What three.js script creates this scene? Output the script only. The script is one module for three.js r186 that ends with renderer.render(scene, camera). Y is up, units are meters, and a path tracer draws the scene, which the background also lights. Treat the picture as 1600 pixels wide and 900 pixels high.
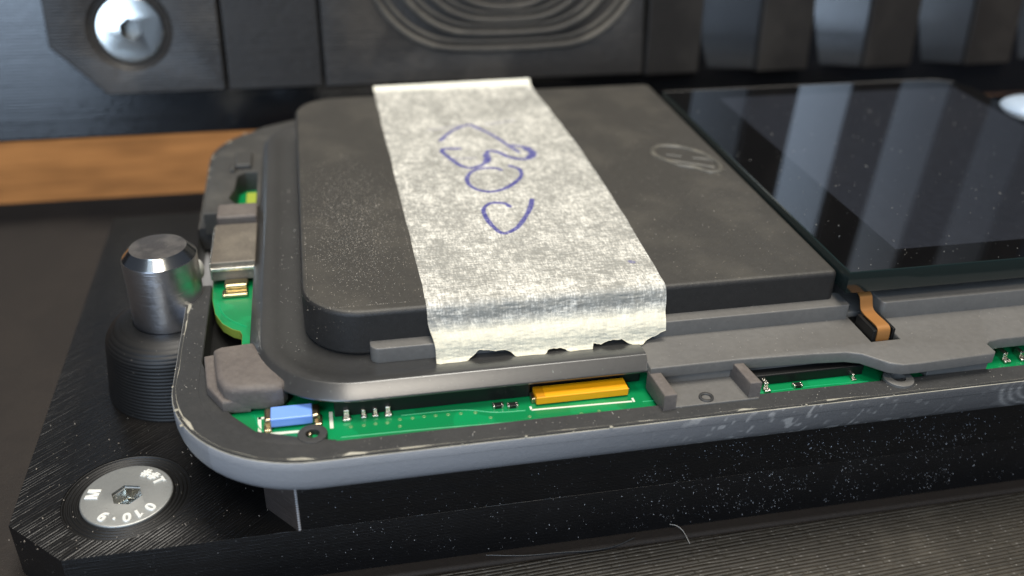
import * as THREE from 'three';
import { mergeGeometries, mergeVertices, toCreasedNormals } from 'three/addons/utils/BufferGeometryUtils.js';
import { RectAreaLightUniformsLib } from 'three/addons/lights/RectAreaLightUniformsLib.js';
import { RoundedBoxGeometry } from 'three/addons/geometries/RoundedBoxGeometry.js';
import { TextGeometry } from 'three/addons/geometries/TextGeometry.js';
import { FontLoader } from 'three/addons/loaders/FontLoader.js';

// ---------------------------------------------------------------- camera, lamps, exposure
// every length below is in millimetres; MM turns it into metres when a geometry is finished
const MM = 0.001;
const scene = new THREE.Scene();
const camera = new THREE.PerspectiveCamera(2 * Math.atan(450 / 1485.3) * 180 / Math.PI, 16 / 9, 0.002, 20);
camera.rotation.order = 'YXZ';
camera.rotation.set(-0.530193, -0.219246, 0.028651);
camera.position.set(-9.0656 * MM, 48.3183 * MM, 78.5034 * MM);
camera.focus = 0.097;
camera.userData.fStop = 19;
scene.add(camera);
const renderer = new THREE.WebGLRenderer({ antialias: true });
renderer.toneMapping = THREE.LinearToneMapping;
renderer.toneMappingExposure = 1.06;
renderer.shadowMap.enabled = true;
scene.background = new THREE.Color(0.032, 0.038, 0.052);
RectAreaLightUniformsLib.init();
function areaLamp(color, intensity, w, h, from) {
  const l = new THREE.RectAreaLight(color, intensity, w, h);
  l.position.set(...from); l.lookAt(0.02, -0.005, -0.02); scene.add(l);
  return l;
}
areaLamp(new THREE.Color(1, 0.95, 0.86), 25, 0.36, 0.36, [0.08, 1.0, -0.06]);       // warm ceiling lamp straight above
areaLamp(new THREE.Color(1, 0.92, 0.8), 17, 0.32, 0.24, [-0.03, 0.86, 0.5]);         // second ceiling lamp, behind the camera
areaLamp(new THREE.Color(0.6, 0.77, 1), 6, 0.62, 1.15, [-0.54, 0.58, 1.15]);       // cool window behind the camera

// ---------------------------------------------------------------- random numbers and noise
function rng(seed) { let a = seed >>> 0; return () => { a |= 0; a = a + 0x6D2B79F5 | 0; let t = Math.imul(a ^ a >>> 15, 1 | a); t = t + Math.imul(t ^ t >>> 7, 61 | t) ^ t; return ((t ^ t >>> 14) >>> 0) / 4294967296; }; }
function hash(x, y, s) { let h = Math.imul(x, 374761393) ^ Math.imul(y, 668265263) ^ Math.imul(s, 1274126177); h = Math.imul(h ^ h >>> 13, 1274126177); return ((h ^ h >>> 16) >>> 0) / 4294967296; }
const sm = (t) => t * t * (3 - 2 * t);
const clamp = (x, a = 0, b = 1) => Math.min(b, Math.max(a, x));
const step = (a, b, x) => sm(clamp((x - a) / (b - a)));
const mix = (a, b, t) => a + (b - a) * t;
function vnoise(x, y, px, py, s) {        // value noise that repeats every px, py cells
  const xi = Math.floor(x), yi = Math.floor(y), fx = sm(x - xi), fy = sm(y - yi);
  const m = (v, p) => ((v % p) + p) % p;
  const x0 = m(xi, px), x1 = m(xi + 1, px), y0 = m(yi, py), y1 = m(yi + 1, py);
  return mix(mix(hash(x0, y0, s), hash(x1, y0, s), fx), mix(hash(x0, y1, s), hash(x1, y1, s), fx), fy);
}
function fbm(u, v, c, oct, s) { let a = 0.5, t = 0, n = 0; for (let k = 0; k < oct; k++) { t += a * vnoise(u * c, v * c, c, c, s + k); n += a; a *= 0.55; c *= 2; } return t / n; }

// ---------------------------------------------------------------- textures; uv is in millimetres
function tex(w, h, periodU, periodV, f, srgb) {
  const d = new Uint8Array(w * h * 4);
  for (let y = 0; y < h; y++) for (let x = 0; x < w; x++) {
    const c = f((x + 0.5) / w, (y + 0.5) / h, x, y), i = (y * w + x) * 4;
    if (typeof c === 'number') d[i] = d[i + 1] = d[i + 2] = 255 * clamp(c);
    else { d[i] = 255 * clamp(c[0]); d[i + 1] = 255 * clamp(c[1]); d[i + 2] = 255 * clamp(c[2]); }
    d[i + 3] = 255;
  }
  const t = new THREE.DataTexture(d, w, h, THREE.RGBAFormat);
  t.wrapS = t.wrapT = THREE.RepeatWrapping; t.magFilter = THREE.LinearFilter; t.minFilter = THREE.LinearMipmapLinearFilter; t.generateMipmaps = true;
  if (srgb) t.colorSpace = THREE.SRGBColorSpace;
  t.repeat.set(1 / periodU, 1 / periodV); t.needsUpdate = true;
  return t;
}
// plastic with dust: base colour, dust colour, cloudiness of the dust, share of specks (sRGB values)
function dusty(base, dust, cloud, specks, period, seed, n = 1024, mott = 0.16) {
  const r = rng(seed), spots = new Float32Array(n * n);
  for (let k = 0; k < specks * n; k++) {
    const x = r() * n | 0, y = r() * n | 0, a = 0.25 + 0.75 * r() * r(), rad = r() < 0.1 ? 2 : 1;
    for (let j = -rad; j <= rad; j++) for (let i = -rad; i <= rad; i++) if (i * i + j * j <= rad * rad * (0.4 + r())) { const q = ((y + j + n) % n) * n + (x + i + n) % n; spots[q] = Math.max(spots[q], a); }
  }
  return tex(n, n, period, period, (u, v, x, y) => {
    const c = step(0.42, 0.75, fbm(u, v, 6, 5, seed)) * cloud, g = 0.75 + 0.5 * hash(x, y, seed + 9), f = 1 - mott / 2 + mott * fbm(u, v, 90, 2, seed + 3);
    const k = clamp(c * g + spots[y * n + x]);
    return [0, 1, 2].map((i) => mix(base[i] * f, dust[i], k));
  }, true);
}
// printed lines that run along u, `pitch` apart in v
function lines(pitch, count, seed, wob = 0.25) {
  const w = 512, h = 1024;
  return tex(w, h, 40, pitch * count, (u, v) => {
    const p = v * count + wob * (vnoise(u * 14, v * count, 14, count, seed) - 0.5), k = Math.floor(p), f = p - k;
    const kk = ((k % count) + count) % count;
    return clamp(Math.pow(Math.sin(Math.PI * f), 0.7) * (0.55 + 0.45 * hash(kk, 3, seed)) - 0.35 * step(0.62, 0.8, vnoise(u * 40, kk, 40, count, seed + 4)));
  });
}
const T = {
  fine: tex(512, 512, 12, 12, (u, v, x, y) => 0.5 * fbm(u, v, 40, 3, 77) + 0.5 * hash(x, y, 5)),
  diag: lines(0.36, 40, 11, 0.3), layer: lines(0.2, 60, 12, 0.05), layer2: lines(0.24, 60, 15, 0.15), coarse: lines(0.45, 44, 13, 0.2), lidLines: lines(0.5, 40, 14, 0.1),
};
const std = (o) => new THREE.MeshPhysicalMaterial({ roughness: 0.5, ...o });
const M = {
  emblem: std({ map: dusty([0.32, 0.31, 0.285], [0.55, 0.52, 0.46], 0.4, 1, 8, 40, 256), roughness: 0.5 }),
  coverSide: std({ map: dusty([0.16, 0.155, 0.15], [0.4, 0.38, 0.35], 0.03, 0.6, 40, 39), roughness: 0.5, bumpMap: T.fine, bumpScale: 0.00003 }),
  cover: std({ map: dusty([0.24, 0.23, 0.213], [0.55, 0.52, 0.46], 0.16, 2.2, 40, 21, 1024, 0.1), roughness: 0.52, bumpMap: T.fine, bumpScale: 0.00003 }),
  frame: std({ map: dusty([0.41, 0.4, 0.385], [0.6, 0.58, 0.54], 0.06, 0.8, 40, 22, 1024, 0.08), roughness: 0.42, bumpMap: T.fine, bumpScale: 0.00003 }),
  tray: std({ map: dusty([0.21, 0.207, 0.203], [0.45, 0.48, 0.45], 0.05, 1.2, 40, 32, 1024, 0.08), roughness: 0.36, bumpMap: T.fine, bumpScale: 0.00001, clearcoat: 0.9, clearcoatRoughness: 0.24 }),
  rubber: std({ map: dusty([0.4, 0.37, 0.35], [0.6, 0.57, 0.52], 0.2, 1, 30, 23), roughness: 0.6, bumpMap: T.fine, bumpScale: 0.00006 }),
  rim: std({ map: dusty([0.19, 0.19, 0.19], [0.44, 0.42, 0.39], 0.1, 1.2, 30, 24), roughness: 0.55, bumpMap: T.fine, bumpScale: 0.00003 }),
  worn: std({ map: dusty([0.62, 0.6, 0.54], [0.8, 0.77, 0.7], 0.5, 1, 20, 25, 512), roughness: 0.7 }),
  pcb: std({ map: tex(512, 512, 25, 25, (u, v) => { const t = step(0.5, 0.54, fbm(u, v, 9, 2, 41)); return [0.01, mix(0.5, 0.55, t), mix(0.28, 0.32, t)]; }, true), roughness: 0.32, clearcoat: 0.5, clearcoatRoughness: 0.25 }),
  pcbEdge: std({ color: 0x8a9a35, roughness: 0.7, bumpMap: T.fine, bumpScale: 0.0001 }),
  silk: std({ color: 0xd8dccb, roughness: 0.7 }),
  solder: std({ color: 0xd6d2c6, metalness: 1, roughness: 0.25, bumpMap: T.fine, bumpScale: 0.00006 }),
  tin: std({ color: 0xb9a88a, metalness: 1, roughness: 0.3 }),
  gold: std({ color: 0xc9b98f, metalness: 1, roughness: 0.22 }),
  blue: std({ color: 0x7ba4f0, roughness: 0.4, clearcoat: 0.3 }),
  yellow: std({ color: 0xf0a500, roughness: 0.5, bumpMap: T.layer, bumpScale: 0.00002 }),
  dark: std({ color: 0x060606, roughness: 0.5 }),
  usb: std({ map: dusty([0.45, 0.42, 0.38], [0.66, 0.62, 0.55], 0.3, 1, 20, 26, 512), roughness: 0.5, metalness: 0.3 }),
  copper: std({ color: 0xa5723f, roughness: 0.4, metalness: 0.15 }),
  glass: std({ map: dusty([0.03, 0.03, 0.033], [0.3, 0.3, 0.3], 0.0, 0.3, 50, 27), roughness: 0.04, ior: 2.05 }),
  area: std({ map: dusty([0.15, 0.16, 0.185], [0.36, 0.34, 0.34], 0.02, 0.3, 50, 28), roughness: 0.04, ior: 2.05 }),
  glassEdge: std({ color: 0x1a2524, roughness: 0.15, clearcoat: 0.4 }),
  steel: std({ color: 0xd2d2d6, metalness: 1, roughness: 0.3, bumpMap: T.layer, bumpScale: 0.00002 }),
  steelTop: std({ map: dusty([0.34, 0.33, 0.33], [0.6, 0.58, 0.55], 0.4, 3, 12, 29, 512), metalness: 0.6, roughness: 0.5 }),
  zinc: std({ color: 0xa9aaa7, metalness: 0.85, roughness: 0.52, bumpMap: T.fine, bumpScale: 0.00002 }),
  zincShiny: std({ color: 0xe8e8e2, metalness: 1, roughness: 0.18 }),
  white: std({ color: 0xe6e6e0, roughness: 0.35, transmission: 0.2, thickness: 0 }),
  lidGloss: std({ map: dusty([0.09, 0.09, 0.095], [0.34, 0.32, 0.3], 0.06, 0.3, 60, 43), roughness: 0.24, ior: 2.2, clearcoat: 1, clearcoatRoughness: 0.22, bumpMap: T.lidLines, bumpScale: 0.00001 }),
  lidRib: std({ map: dusty([0.18, 0.168, 0.157], [0.4, 0.37, 0.33], 0.2, 0.5, 60, 42), roughness: 0.34, bumpMap: T.lidLines, bumpScale: 0.00003 }),
  viaRing: std({ color: 0x6f9a63, roughness: 0.35, metalness: 0.3 }),
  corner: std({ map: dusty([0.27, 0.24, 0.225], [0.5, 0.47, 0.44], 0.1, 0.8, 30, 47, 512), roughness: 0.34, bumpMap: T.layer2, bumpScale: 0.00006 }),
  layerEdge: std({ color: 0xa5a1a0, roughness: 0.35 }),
  trace: std({ color: 0x0d9a62, roughness: 0.35 }),
  chip: std({ color: 0x161616, roughness: 0.4 }),
  letter: std({ color: 0xf0efe8, metalness: 0.2, roughness: 0.35 }),  // near-white colour stands for the light the raised letters catch
  capStripe: std({ color: 0xc98600, roughness: 0.5 }),
  whiteCap: std({ color: 0xa9b8c8, roughness: 0.3 }),
  plate: std({ map: dusty([0.06, 0.056, 0.054], [0.42, 0.38, 0.34], 0.06, 0.7, 30, 31), roughness: 0.36, bumpMap: T.diag, bumpScale: 0.00004 }),
  block: std({ map: dusty([0.055, 0.055, 0.06], [0.5, 0.5, 0.5], 0.03, 1.6, 34, 33), roughness: 0.36, bumpMap: T.layer, bumpScale: 0.000025 }),
  layered: std({ map: dusty([0.06, 0.058, 0.06], [0.42, 0.4, 0.38], 0.04, 1.2, 30, 44), roughness: 0.36, bumpMap: T.layer2, bumpScale: 0.00005 }),
  wall: std({ map: dusty([0.25, 0.245, 0.235], [0.5, 0.48, 0.44], 0.25, 1.2, 30, 45), roughness: 0.55, bumpMap: T.fine, bumpScale: 0.00003 }),
  lidRidge: std({ map: dusty([0.25, 0.235, 0.215], [0.5, 0.47, 0.42], 0.5, 0.6, 40, 46), roughness: 0.5, bumpMap: T.fine, bumpScale: 0.0001 }),
  board: std({ map: dusty([0.125, 0.1, 0.082], [0.4, 0.36, 0.31], 0.06, 0.2, 40, 38), roughness: 0.7, bumpMap: T.fine, bumpScale: 0.00004 }),
  base: std({ map: dusty([0.235, 0.22, 0.195], [0.5, 0.47, 0.42], 0.24, 1.6, 40, 34), roughness: 0.45, bumpMap: T.coarse, bumpScale: 0.00018 }),
  boss: std({ map: dusty([0.06, 0.057, 0.054], [0.4, 0.37, 0.34], 0.05, 0.6, 30, 35, 512), roughness: 0.5 }),
  lid: std({ map: dusty([0.07, 0.07, 0.075], [0.34, 0.32, 0.3], 0.04, 0.3, 60, 36), roughness: 0.15, ior: 1.65, bumpMap: T.lidLines, bumpScale: 0.00001 }),
  lidPanel: std({ map: dusty([0.17, 0.158, 0.147], [0.42, 0.39, 0.35], 0.32, 0.6, 60, 37), roughness: 0.42, bumpMap: T.lidLines, bumpScale: 0.00005 }),
};
// housing side: blue grey paint with scuffs; one picture 150 mm long and 6 mm high, wear drawn where the part is worn
{
  const w = 2048, h = 128;
  M.housing = std({ roughness: 0.42, bumpMap: T.fine, bumpScale: 0.00005, map: tex(w, h, 150, 6, (u, v, x, y) => {
    const X = u * 150, sx = X > 120 ? X - 150 : X, n = fbm(u * 1, v, 40, 3, 51), g = hash(x, y, 52);
    let k = 0.06 * n + 0.03 * g;
    const scuff = step(20, 27, sx) * (1 - step(40, 52, sx)) * 0.9 + 0.25 * step(5, 20, sx);
    const st = vnoise(u * 420 - v * 9, v * 6, 420, 6, 53) * vnoise(u * 150, v * 14, 150, 14, 54);
    k += scuff * step(0.34, 0.62, st) * 0.38 + scuff * 0.05;
    const Y = -12 + 6 * v;                                   // a rubbed swirl of arcs near the end
    for (const [a, c] of [[4.3, 2.7], [3.3, 2.0], [2.3, 1.3]]) { const q = Math.hypot((sx - 61.5) / a, (Y + 8.7) / c); if (Y < -8.3) k += 0.4 * Math.exp(-Math.pow((q - 1) * a / 0.28, 2)) * (0.5 + 0.5 * n); }
    const b = [0.58, 0.585, 0.6].map((c) => c * mix(1, 0.5, step(-8, 50, sx))), d = [0.8, 0.79, 0.77];  // painted fall-off of window light: base colour darkens away from the corner
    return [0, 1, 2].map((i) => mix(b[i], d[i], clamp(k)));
  }, true) });
}
M.wood = std({ roughness: 0.6, map: tex(512, 512, 120, 120, (u, v) => {
  const g = fbm(u * 0.35, v, 24, 4, 61) * 0.7 + 0.3 * vnoise(u * 5, v * 120, 5, 120, 62), k = step(0.3, 0.75, g);
  return [mix(0.63, 0.48, k), mix(0.445, 0.33, k), mix(0.26, 0.18, k)];
}, true) });

// ---------------------------------------------------------------- geometry helpers
function boxUV(g, turn = 0, topScale = 1) {      // uv in millimetres from the plane each face lies nearest to
  if (g.index) g = g.toNonIndexed();
  const p = g.attributes.position, n = p.count, uv = new Float32Array(n * 2), a = new THREE.Vector3(), b = new THREE.Vector3(), c = new THREE.Vector3(), co = Math.cos(turn), si = Math.sin(turn);
  for (let i = 0; i < n; i += 3) {
    a.fromBufferAttribute(p, i); b.fromBufferAttribute(p, i + 1); c.fromBufferAttribute(p, i + 2);
    const N = b.clone().sub(a).cross(c.clone().sub(a)), x = Math.abs(N.x), y = Math.abs(N.y), z = Math.abs(N.z);
    [a, b, c].forEach((q, k) => {
      let u, v;
      if (y >= x && y >= z) { u = (q.x * co + q.z * si) * topScale; v = (-q.x * si + q.z * co) * topScale; } else if (x >= z) { u = q.z; v = q.y; } else { u = q.x; v = q.y; }
      uv[(i + k) * 2] = u; uv[(i + k) * 2 + 1] = v;
    });
  }
  g.setAttribute('uv', new THREE.BufferAttribute(uv, 2));
  return g;
}
const plain = (g) => { g = g.index ? g.toNonIndexed() : g; for (const k of Object.keys(g.attributes)) if (!['position', 'normal'].includes(k)) g.deleteAttribute(k); return g; };
const join = (gs) => mergeGeometries(gs.map((g) => plain(g)));
// outline given as [x, z] pairs, pulled up from y0 to y1, edges bevelled
function slab(pts, y0, y1, bevel = 0.2, holes = [], seg = 3) {
  const s = pts instanceof THREE.Shape ? pts : new THREE.Shape(pts.map(([x, z]) => new THREE.Vector2(x, -z)));
  for (const h of holes) s.holes.push(h instanceof THREE.Path ? h : new THREE.Path(h.map(([x, z]) => new THREE.Vector2(x, -z))));
  const g = new THREE.ExtrudeGeometry(s, { depth: y1 - y0 - 2 * bevel, bevelEnabled: bevel > 0, bevelSize: bevel, bevelThickness: bevel, bevelOffset: -bevel, bevelSegments: seg, curveSegments: 24 });
  g.rotateX(-Math.PI / 2); g.translate(0, y0 + bevel, 0);
  return toCreasedNormals(plain(g), 0.7);
}
function roundRect(x0, x1, z0, z1, r, n = 10) {   // r: one radius or [back-left, back-right, front-right, front-left]; clockwise seen from above
  const R = Array.isArray(r) ? r : [r, r, r, r], out = [];
  const corner = (cx, cz, rad, a0) => { for (let k = 0; k <= n; k++) { const a = a0 + Math.PI / 2 * k / n; out.push([cx + rad * Math.cos(a), cz + rad * Math.sin(a)]); } };
  corner(x0 + R[0], z0 + R[0], R[0], Math.PI); corner(x1 - R[1], z0 + R[1], R[1], -Math.PI / 2); corner(x1 - R[2], z1 - R[2], R[2], 0); corner(x0 + R[3], z1 - R[3], R[3], Math.PI / 2);
  return out;
}
function splitUp(g) {                                     // faces that look up, and the rest
  const p = g.attributes.position, nn = g.attributes.normal, A = [[], []], B = [[], []];
  for (let i = 0; i < p.count; i += 3) { const up = nn.getY(i) + nn.getY(i + 1) + nn.getY(i + 2) > 2.4 ? 0 : 1; for (let k = 0; k < 3; k++) { A[up].push(p.getX(i + k), p.getY(i + k), p.getZ(i + k)); B[up].push(nn.getX(i + k), nn.getY(i + k), nn.getZ(i + k)); } }
  return A.map((a, k) => { const o = new THREE.BufferGeometry(); o.setAttribute('position', new THREE.Float32BufferAttribute(a, 3)); o.setAttribute('normal', new THREE.Float32BufferAttribute(B[k], 3)); return o; });
}
const circle = (cx, cz, r, n = 48) => Array.from({ length: n }, (_, k) => [cx + r * Math.cos(2 * Math.PI * k / n), cz + r * Math.sin(2 * Math.PI * k / n)]);
function box(x0, x1, y0, y1, z0, z1, r = 0.12) {
  const g = new RoundedBoxGeometry(x1 - x0, y1 - y0, z1 - z0, 2, Math.min(r, (x1 - x0) / 2.1, (y1 - y0) / 2.1, (z1 - z0) / 2.1));
  g.translate((x0 + x1) / 2, (y0 + y1) / 2, (z0 + z1) / 2);
  return plain(g);
}
function lathe(profile, cx, y, cz, n = 72) { const g = new THREE.LatheGeometry(profile.map(([r, h]) => new THREE.Vector2(r, h)), n); g.translate(cx, y, cz); return plain(g); }
function tube(pts, r, n = 60, closed = false, rad = 6) { return plain(new THREE.TubeGeometry(new THREE.CatmullRomCurve3(pts.map((p) => new THREE.Vector3(...p)), closed, 'centripetal'), n, r, rad, closed)); }
// a cross-section (inset, y) swept along an outline; inset is measured inwards. path: [x, z, nx, nz] with the inward normal
function sweep(path, section, closed, caps = true) {
  const pos = [], idx = [], m = section.length, n = path.length;
  for (const [x, z, nx, nz] of path) for (const [d, y] of section) pos.push(x + nx * d, y, z + nz * d);
  for (let i = 0; i < (closed ? n : n - 1); i++) for (let j = 0; j < m - 1; j++) {
    const a = i * m + j, b = ((i + 1) % n) * m + j; idx.push(a, a + 1, b, b, a + 1, b + 1);
  }
  if (!closed && caps) for (const base of [0, (n - 1) * m]) for (let j = 1; j < m - 1; j++) base ? idx.push(base, base + j, base + j + 1) : idx.push(base, base + j + 1, base + j);
  const g = new THREE.BufferGeometry(); g.setAttribute('position', new THREE.Float32BufferAttribute(pos, 3)); g.setIndex(idx);
  return toCreasedNormals(g.toNonIndexed(), 0.6);
}
function withNormals(pts, closed = true) {       // inward normals for a clockwise-from-above outline
  const n = pts.length;
  return pts.map(([x, z], i) => {
    const a = pts[closed ? (i - 1 + n) % n : Math.max(0, i - 1)], b = pts[closed ? (i + 1) % n : Math.min(n - 1, i + 1)];
    const tx = b[0] - a[0], tz = b[1] - a[1], l = Math.hypot(tx, tz) || 1;
    return [x, z, -tz / l, tx / l];
  });
}
function dense(pts, d, closed = true) {          // points no further apart than d
  const out = []; const n = pts.length;
  for (let i = 0; i < (closed ? n : n - 1); i++) { const a = pts[i], b = pts[(i + 1) % n], k = Math.max(1, Math.ceil(Math.hypot(b[0] - a[0], b[1] - a[1]) / d)); for (let j = 0; j < k; j++) out.push([mix(a[0], b[0], j / k), mix(a[1], b[1], j / k)]); }
  if (!closed) out.push(pts[n - 1]);
  return out;
}
// ---------------------------------------------------------------- scene helpers
const used = {};
function numbered(name) { const k = used[name] = (used[name] ?? -1) + 1; return k ? `${name}_${String(k).padStart(3, '0')}` : name; }
const worldOf = new Map();
function thing(name, label, category, at, group) {
  const o = new THREE.Group(); o.name = numbered(name); o.position.set(at[0] * MM, at[1] * MM, at[2] * MM); worldOf.set(o, at);
  o.userData = { label, category }; if (group) o.userData.group = group;
  scene.add(o); return o;
}
function part(name, geo, mat, parent, { turn = 0, topScale = 1, label, uv = true } = {}) {   // geo in millimetres of the scene
  let g = Array.isArray(geo) ? join(geo) : geo;
  if (uv) g = boxUV(g, turn, topScale);
  const at = parent ? worldOf.get(parent) : [0, 0, 0];
  g.translate(-at[0], -at[1], -at[2]); g.scale(MM, MM, MM);
  const m = new THREE.Mesh(g, mat); m.name = parent ? name : numbered(name); m.castShadow = m.receiveShadow = true;
  worldOf.set(m, at); (parent ?? scene).add(m);
  if (label) m.userData.label = label;
  return m;
}

// ---------------------------------------------------------------- setting: the wooden table top
{
  const g = box(-900, 900, -100, -64, -1100, 400, 4);
  part('table', g, M.wood, null).userData.kind = 'structure';
}

// ---------------------------------------------------------------- printed fixture base
const font = await new FontLoader().loadAsync('fonts/droid/droid_sans_bold.typeface.json');
const fixture = thing('printed_fixture', 'black printed fixture base with steel dowels and screws, under the opened handset', 'test fixture', [20, -64, -20]);
part('base_board', box(-260, 230, -64, -26, -89, 9.6, 0.6), M.board, fixture);
part('front_board', box(-260, 230, -64, -26, 9.65, 160, 0.5), M.base, fixture, { turn: -0.045 });
// a groove-side lip in front of the block
const plateOutline = [[-41.5, -66], [108, -66], [108, 8.02], [-35.7, 8.02], [-41.5, 2.4]];
const plateHole = circle(-30.9, 0, 6.3, 60);
const [plateTop, plateSide] = splitUp(slab(plateOutline, -25.9, -19.5, 0.04, [plateHole]));
const plate = part('locating_plate', plateTop, M.plate, fixture, { turn: -0.74 });
part('plate_side', plateSide, M.block, plate);
{ // concentric rings printed round the screw
  const prof = []; for (let r = 4.55; r <= 6.32; r += 0.03) prof.push([r, -0.16 + 0.07 * Math.cos((r - 4.55) / 0.39 * 2 * Math.PI) + (r > 6.0 ? (r - 6.0) * 0.5 : 0)]);
  prof.unshift([4.54, -1.2]);
  part('printed_ring', lathe(prof, -30.9, -19.5, 0, 96), M.boss, plate);
}
const blockPart = part('support_block', slab([[-17.0, -64], [108, -64], [108, 8.02], [-13.7, 8.02], [-17.0, 4.2]], -19.5, -11.65, 0.03), M.block, fixture);
{ // its cut corner: face coloured paler as if lit, edge stress-whitened
  const face = [[-13.72, 8.03], [-13.8, 8.06], [-13.92, 8.07], [-14.04, 8.02], [-14.12, 7.93], [-17.08, 4.3], [-16.9, 4.2], [-13.9, 7.7]];
  part('cut_corner', slab(face, -19.6, -11.66, 0.02), M.corner, blockPart);
  const pr = []; for (let h = 0; h <= 7.7; h += 0.03) pr.push([0.11 + 0.05 * Math.abs(Math.sin(h / 0.3 * Math.PI)), h]);
  part('layer_edge', lathe(pr, -13.84, -19.5, 7.98, 16), M.layerEdge, blockPart);
}
// bosses and dowels
function dowel(cx, cz, top, boss) {
  const steel = [[0, -13], [4.0, -13], [4.0, -1.15], [3.96, -1.05]];
  const pin = part('dowel_pin', lathe(steel, cx, top, cz, 64), M.steel, fixture);
  part('chamfer', lathe([[3.97, -1.1], [3.05, -0.05], [3.02, 0]], cx, top, cz, 64), M.zincShiny, pin);
  part('pin_end', lathe([[3.03, -0.004], [0.001, 0.02]], cx, top, cz, 64), M.steelTop, pin);
  if (!boss) return;
  const p = [[4.08, -9.0]];
  const smooth = (t) => t < 0.3 ? [4.3 + 3.1 * Math.sin(t / 0.3 * Math.PI / 2), -9.0 - 2.6 * (1 - Math.cos(t / 0.3 * Math.PI / 2))] : [mix(7.4, 8.1, (t - 0.3) / 0.7), mix(-11.6, -18.2, (t - 0.3) / 0.7)];
  for (let k = 0; k <= 240; k++) { const [r, h] = smooth(k / 240); p.push([r + 0.06 * Math.abs(Math.sin(h / 0.42 * Math.PI)), h]); }
  part('pin_boss', lathe(p.reverse(), cx, top, cz, 80), M.boss, fixture);
}
dowel(-27.2, -19.6, -1.5, true);
{ // white cap beyond the far corner of the screen
  const prof = [[2.3, -22], [2.3, -1.5], [4.5, -1.5], [4.6, -1.3], ...Array.from({ length: 9 }, (_, k) => [4.6 * Math.cos(k / 8 * Math.PI / 2) * 0.999 + 0.001, -1.2 + 2.0 * Math.sin(k / 8 * Math.PI / 2)])];
  part('white_cap', lathe(prof, 97.6, 1.6, -40.8, 48), M.whiteCap, fixture, { label: 'white rounded cap beside the screen corner' });
}
// countersunk screw heads
function screw(parent, words, spin, R) {       // built round the origin with its face up
  const hex = Array.from({ length: 6 }, (_, k) => [1.75 * Math.cos(k * Math.PI / 3 + spin), 1.75 * Math.sin(k * Math.PI / 3 + spin)]);
  const head = slab(circle(0, 0, 4.5, 72), -0.45, 0, 0.16, [hex]);
  const cone = lathe([[2.6, -2.6], [4.48, -0.44]], 0, 0, 0, 60);
  const wall = []; hex.forEach(([x, z], k) => { const [x2, z2] = hex[(k + 1) % 6]; const g = new THREE.BufferGeometry(); g.setAttribute('position', new THREE.Float32BufferAttribute([x, -0.2, z, x2, -0.2, z2, x, -2, z, x2, -0.2, z2, x2, -2, z2, x, -2, z], 3)); g.computeVertexNormals(); wall.push(g); });
  const bottom = slab(hex, -2.3, -1.9, 0.05);
  const letters = [];
  for (const [s, ang, rad, size, flip] of words) {
    const g = new TextGeometry(s, { font, size, depth: 0.1, bevelEnabled: true, bevelSize: 0.035, bevelThickness: 0.05, bevelSegments: 1, curveSegments: 4 });
    g.computeBoundingBox(); const b = g.boundingBox; g.translate(-(b.min.x + b.max.x) / 2, -(b.min.y + b.max.y) / 2, 0);
    g.rotateX(-Math.PI / 2); g.rotateY(flip); g.translate(rad * Math.cos(ang), -0.01, rad * Math.sin(ang)); letters.push(plain(g));
  }
  return { head: [head, cone], socket: [...wall, bottom], letters };
}
const arcWord = (s, a0, da, rad, size) => [...s].map((c, k) => { const a = a0 + da * k; return [c, a, rad, c === '.' ? size * 0.9 : size, -a - Math.PI / 2]; });
{
  const ang = (d) => d * Math.PI / 180;
  const words = [...arcWord('M', ang(190), 0.3, 3.35, 1.25), ...arcWord('010.9', ang(42), ang(20), 3.45, 1.15), ...arcWord('##T', ang(-62), ang(17), 3.35, 1.1)];
  const s = screw(fixture, words, 0.25), mv = (gs) => gs.map((g) => g.translate(-30.9, -19.35, 0));
  const sc = part('screw', mv(s.head), M.zinc, fixture, { label: 'flush countersunk hex screw with raised letters beside the dowel' });
  part('hex_socket', mv(s.socket), M.zincShiny, sc); part('lettering', mv(s.letters), M.letter, sc);
}

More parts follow.
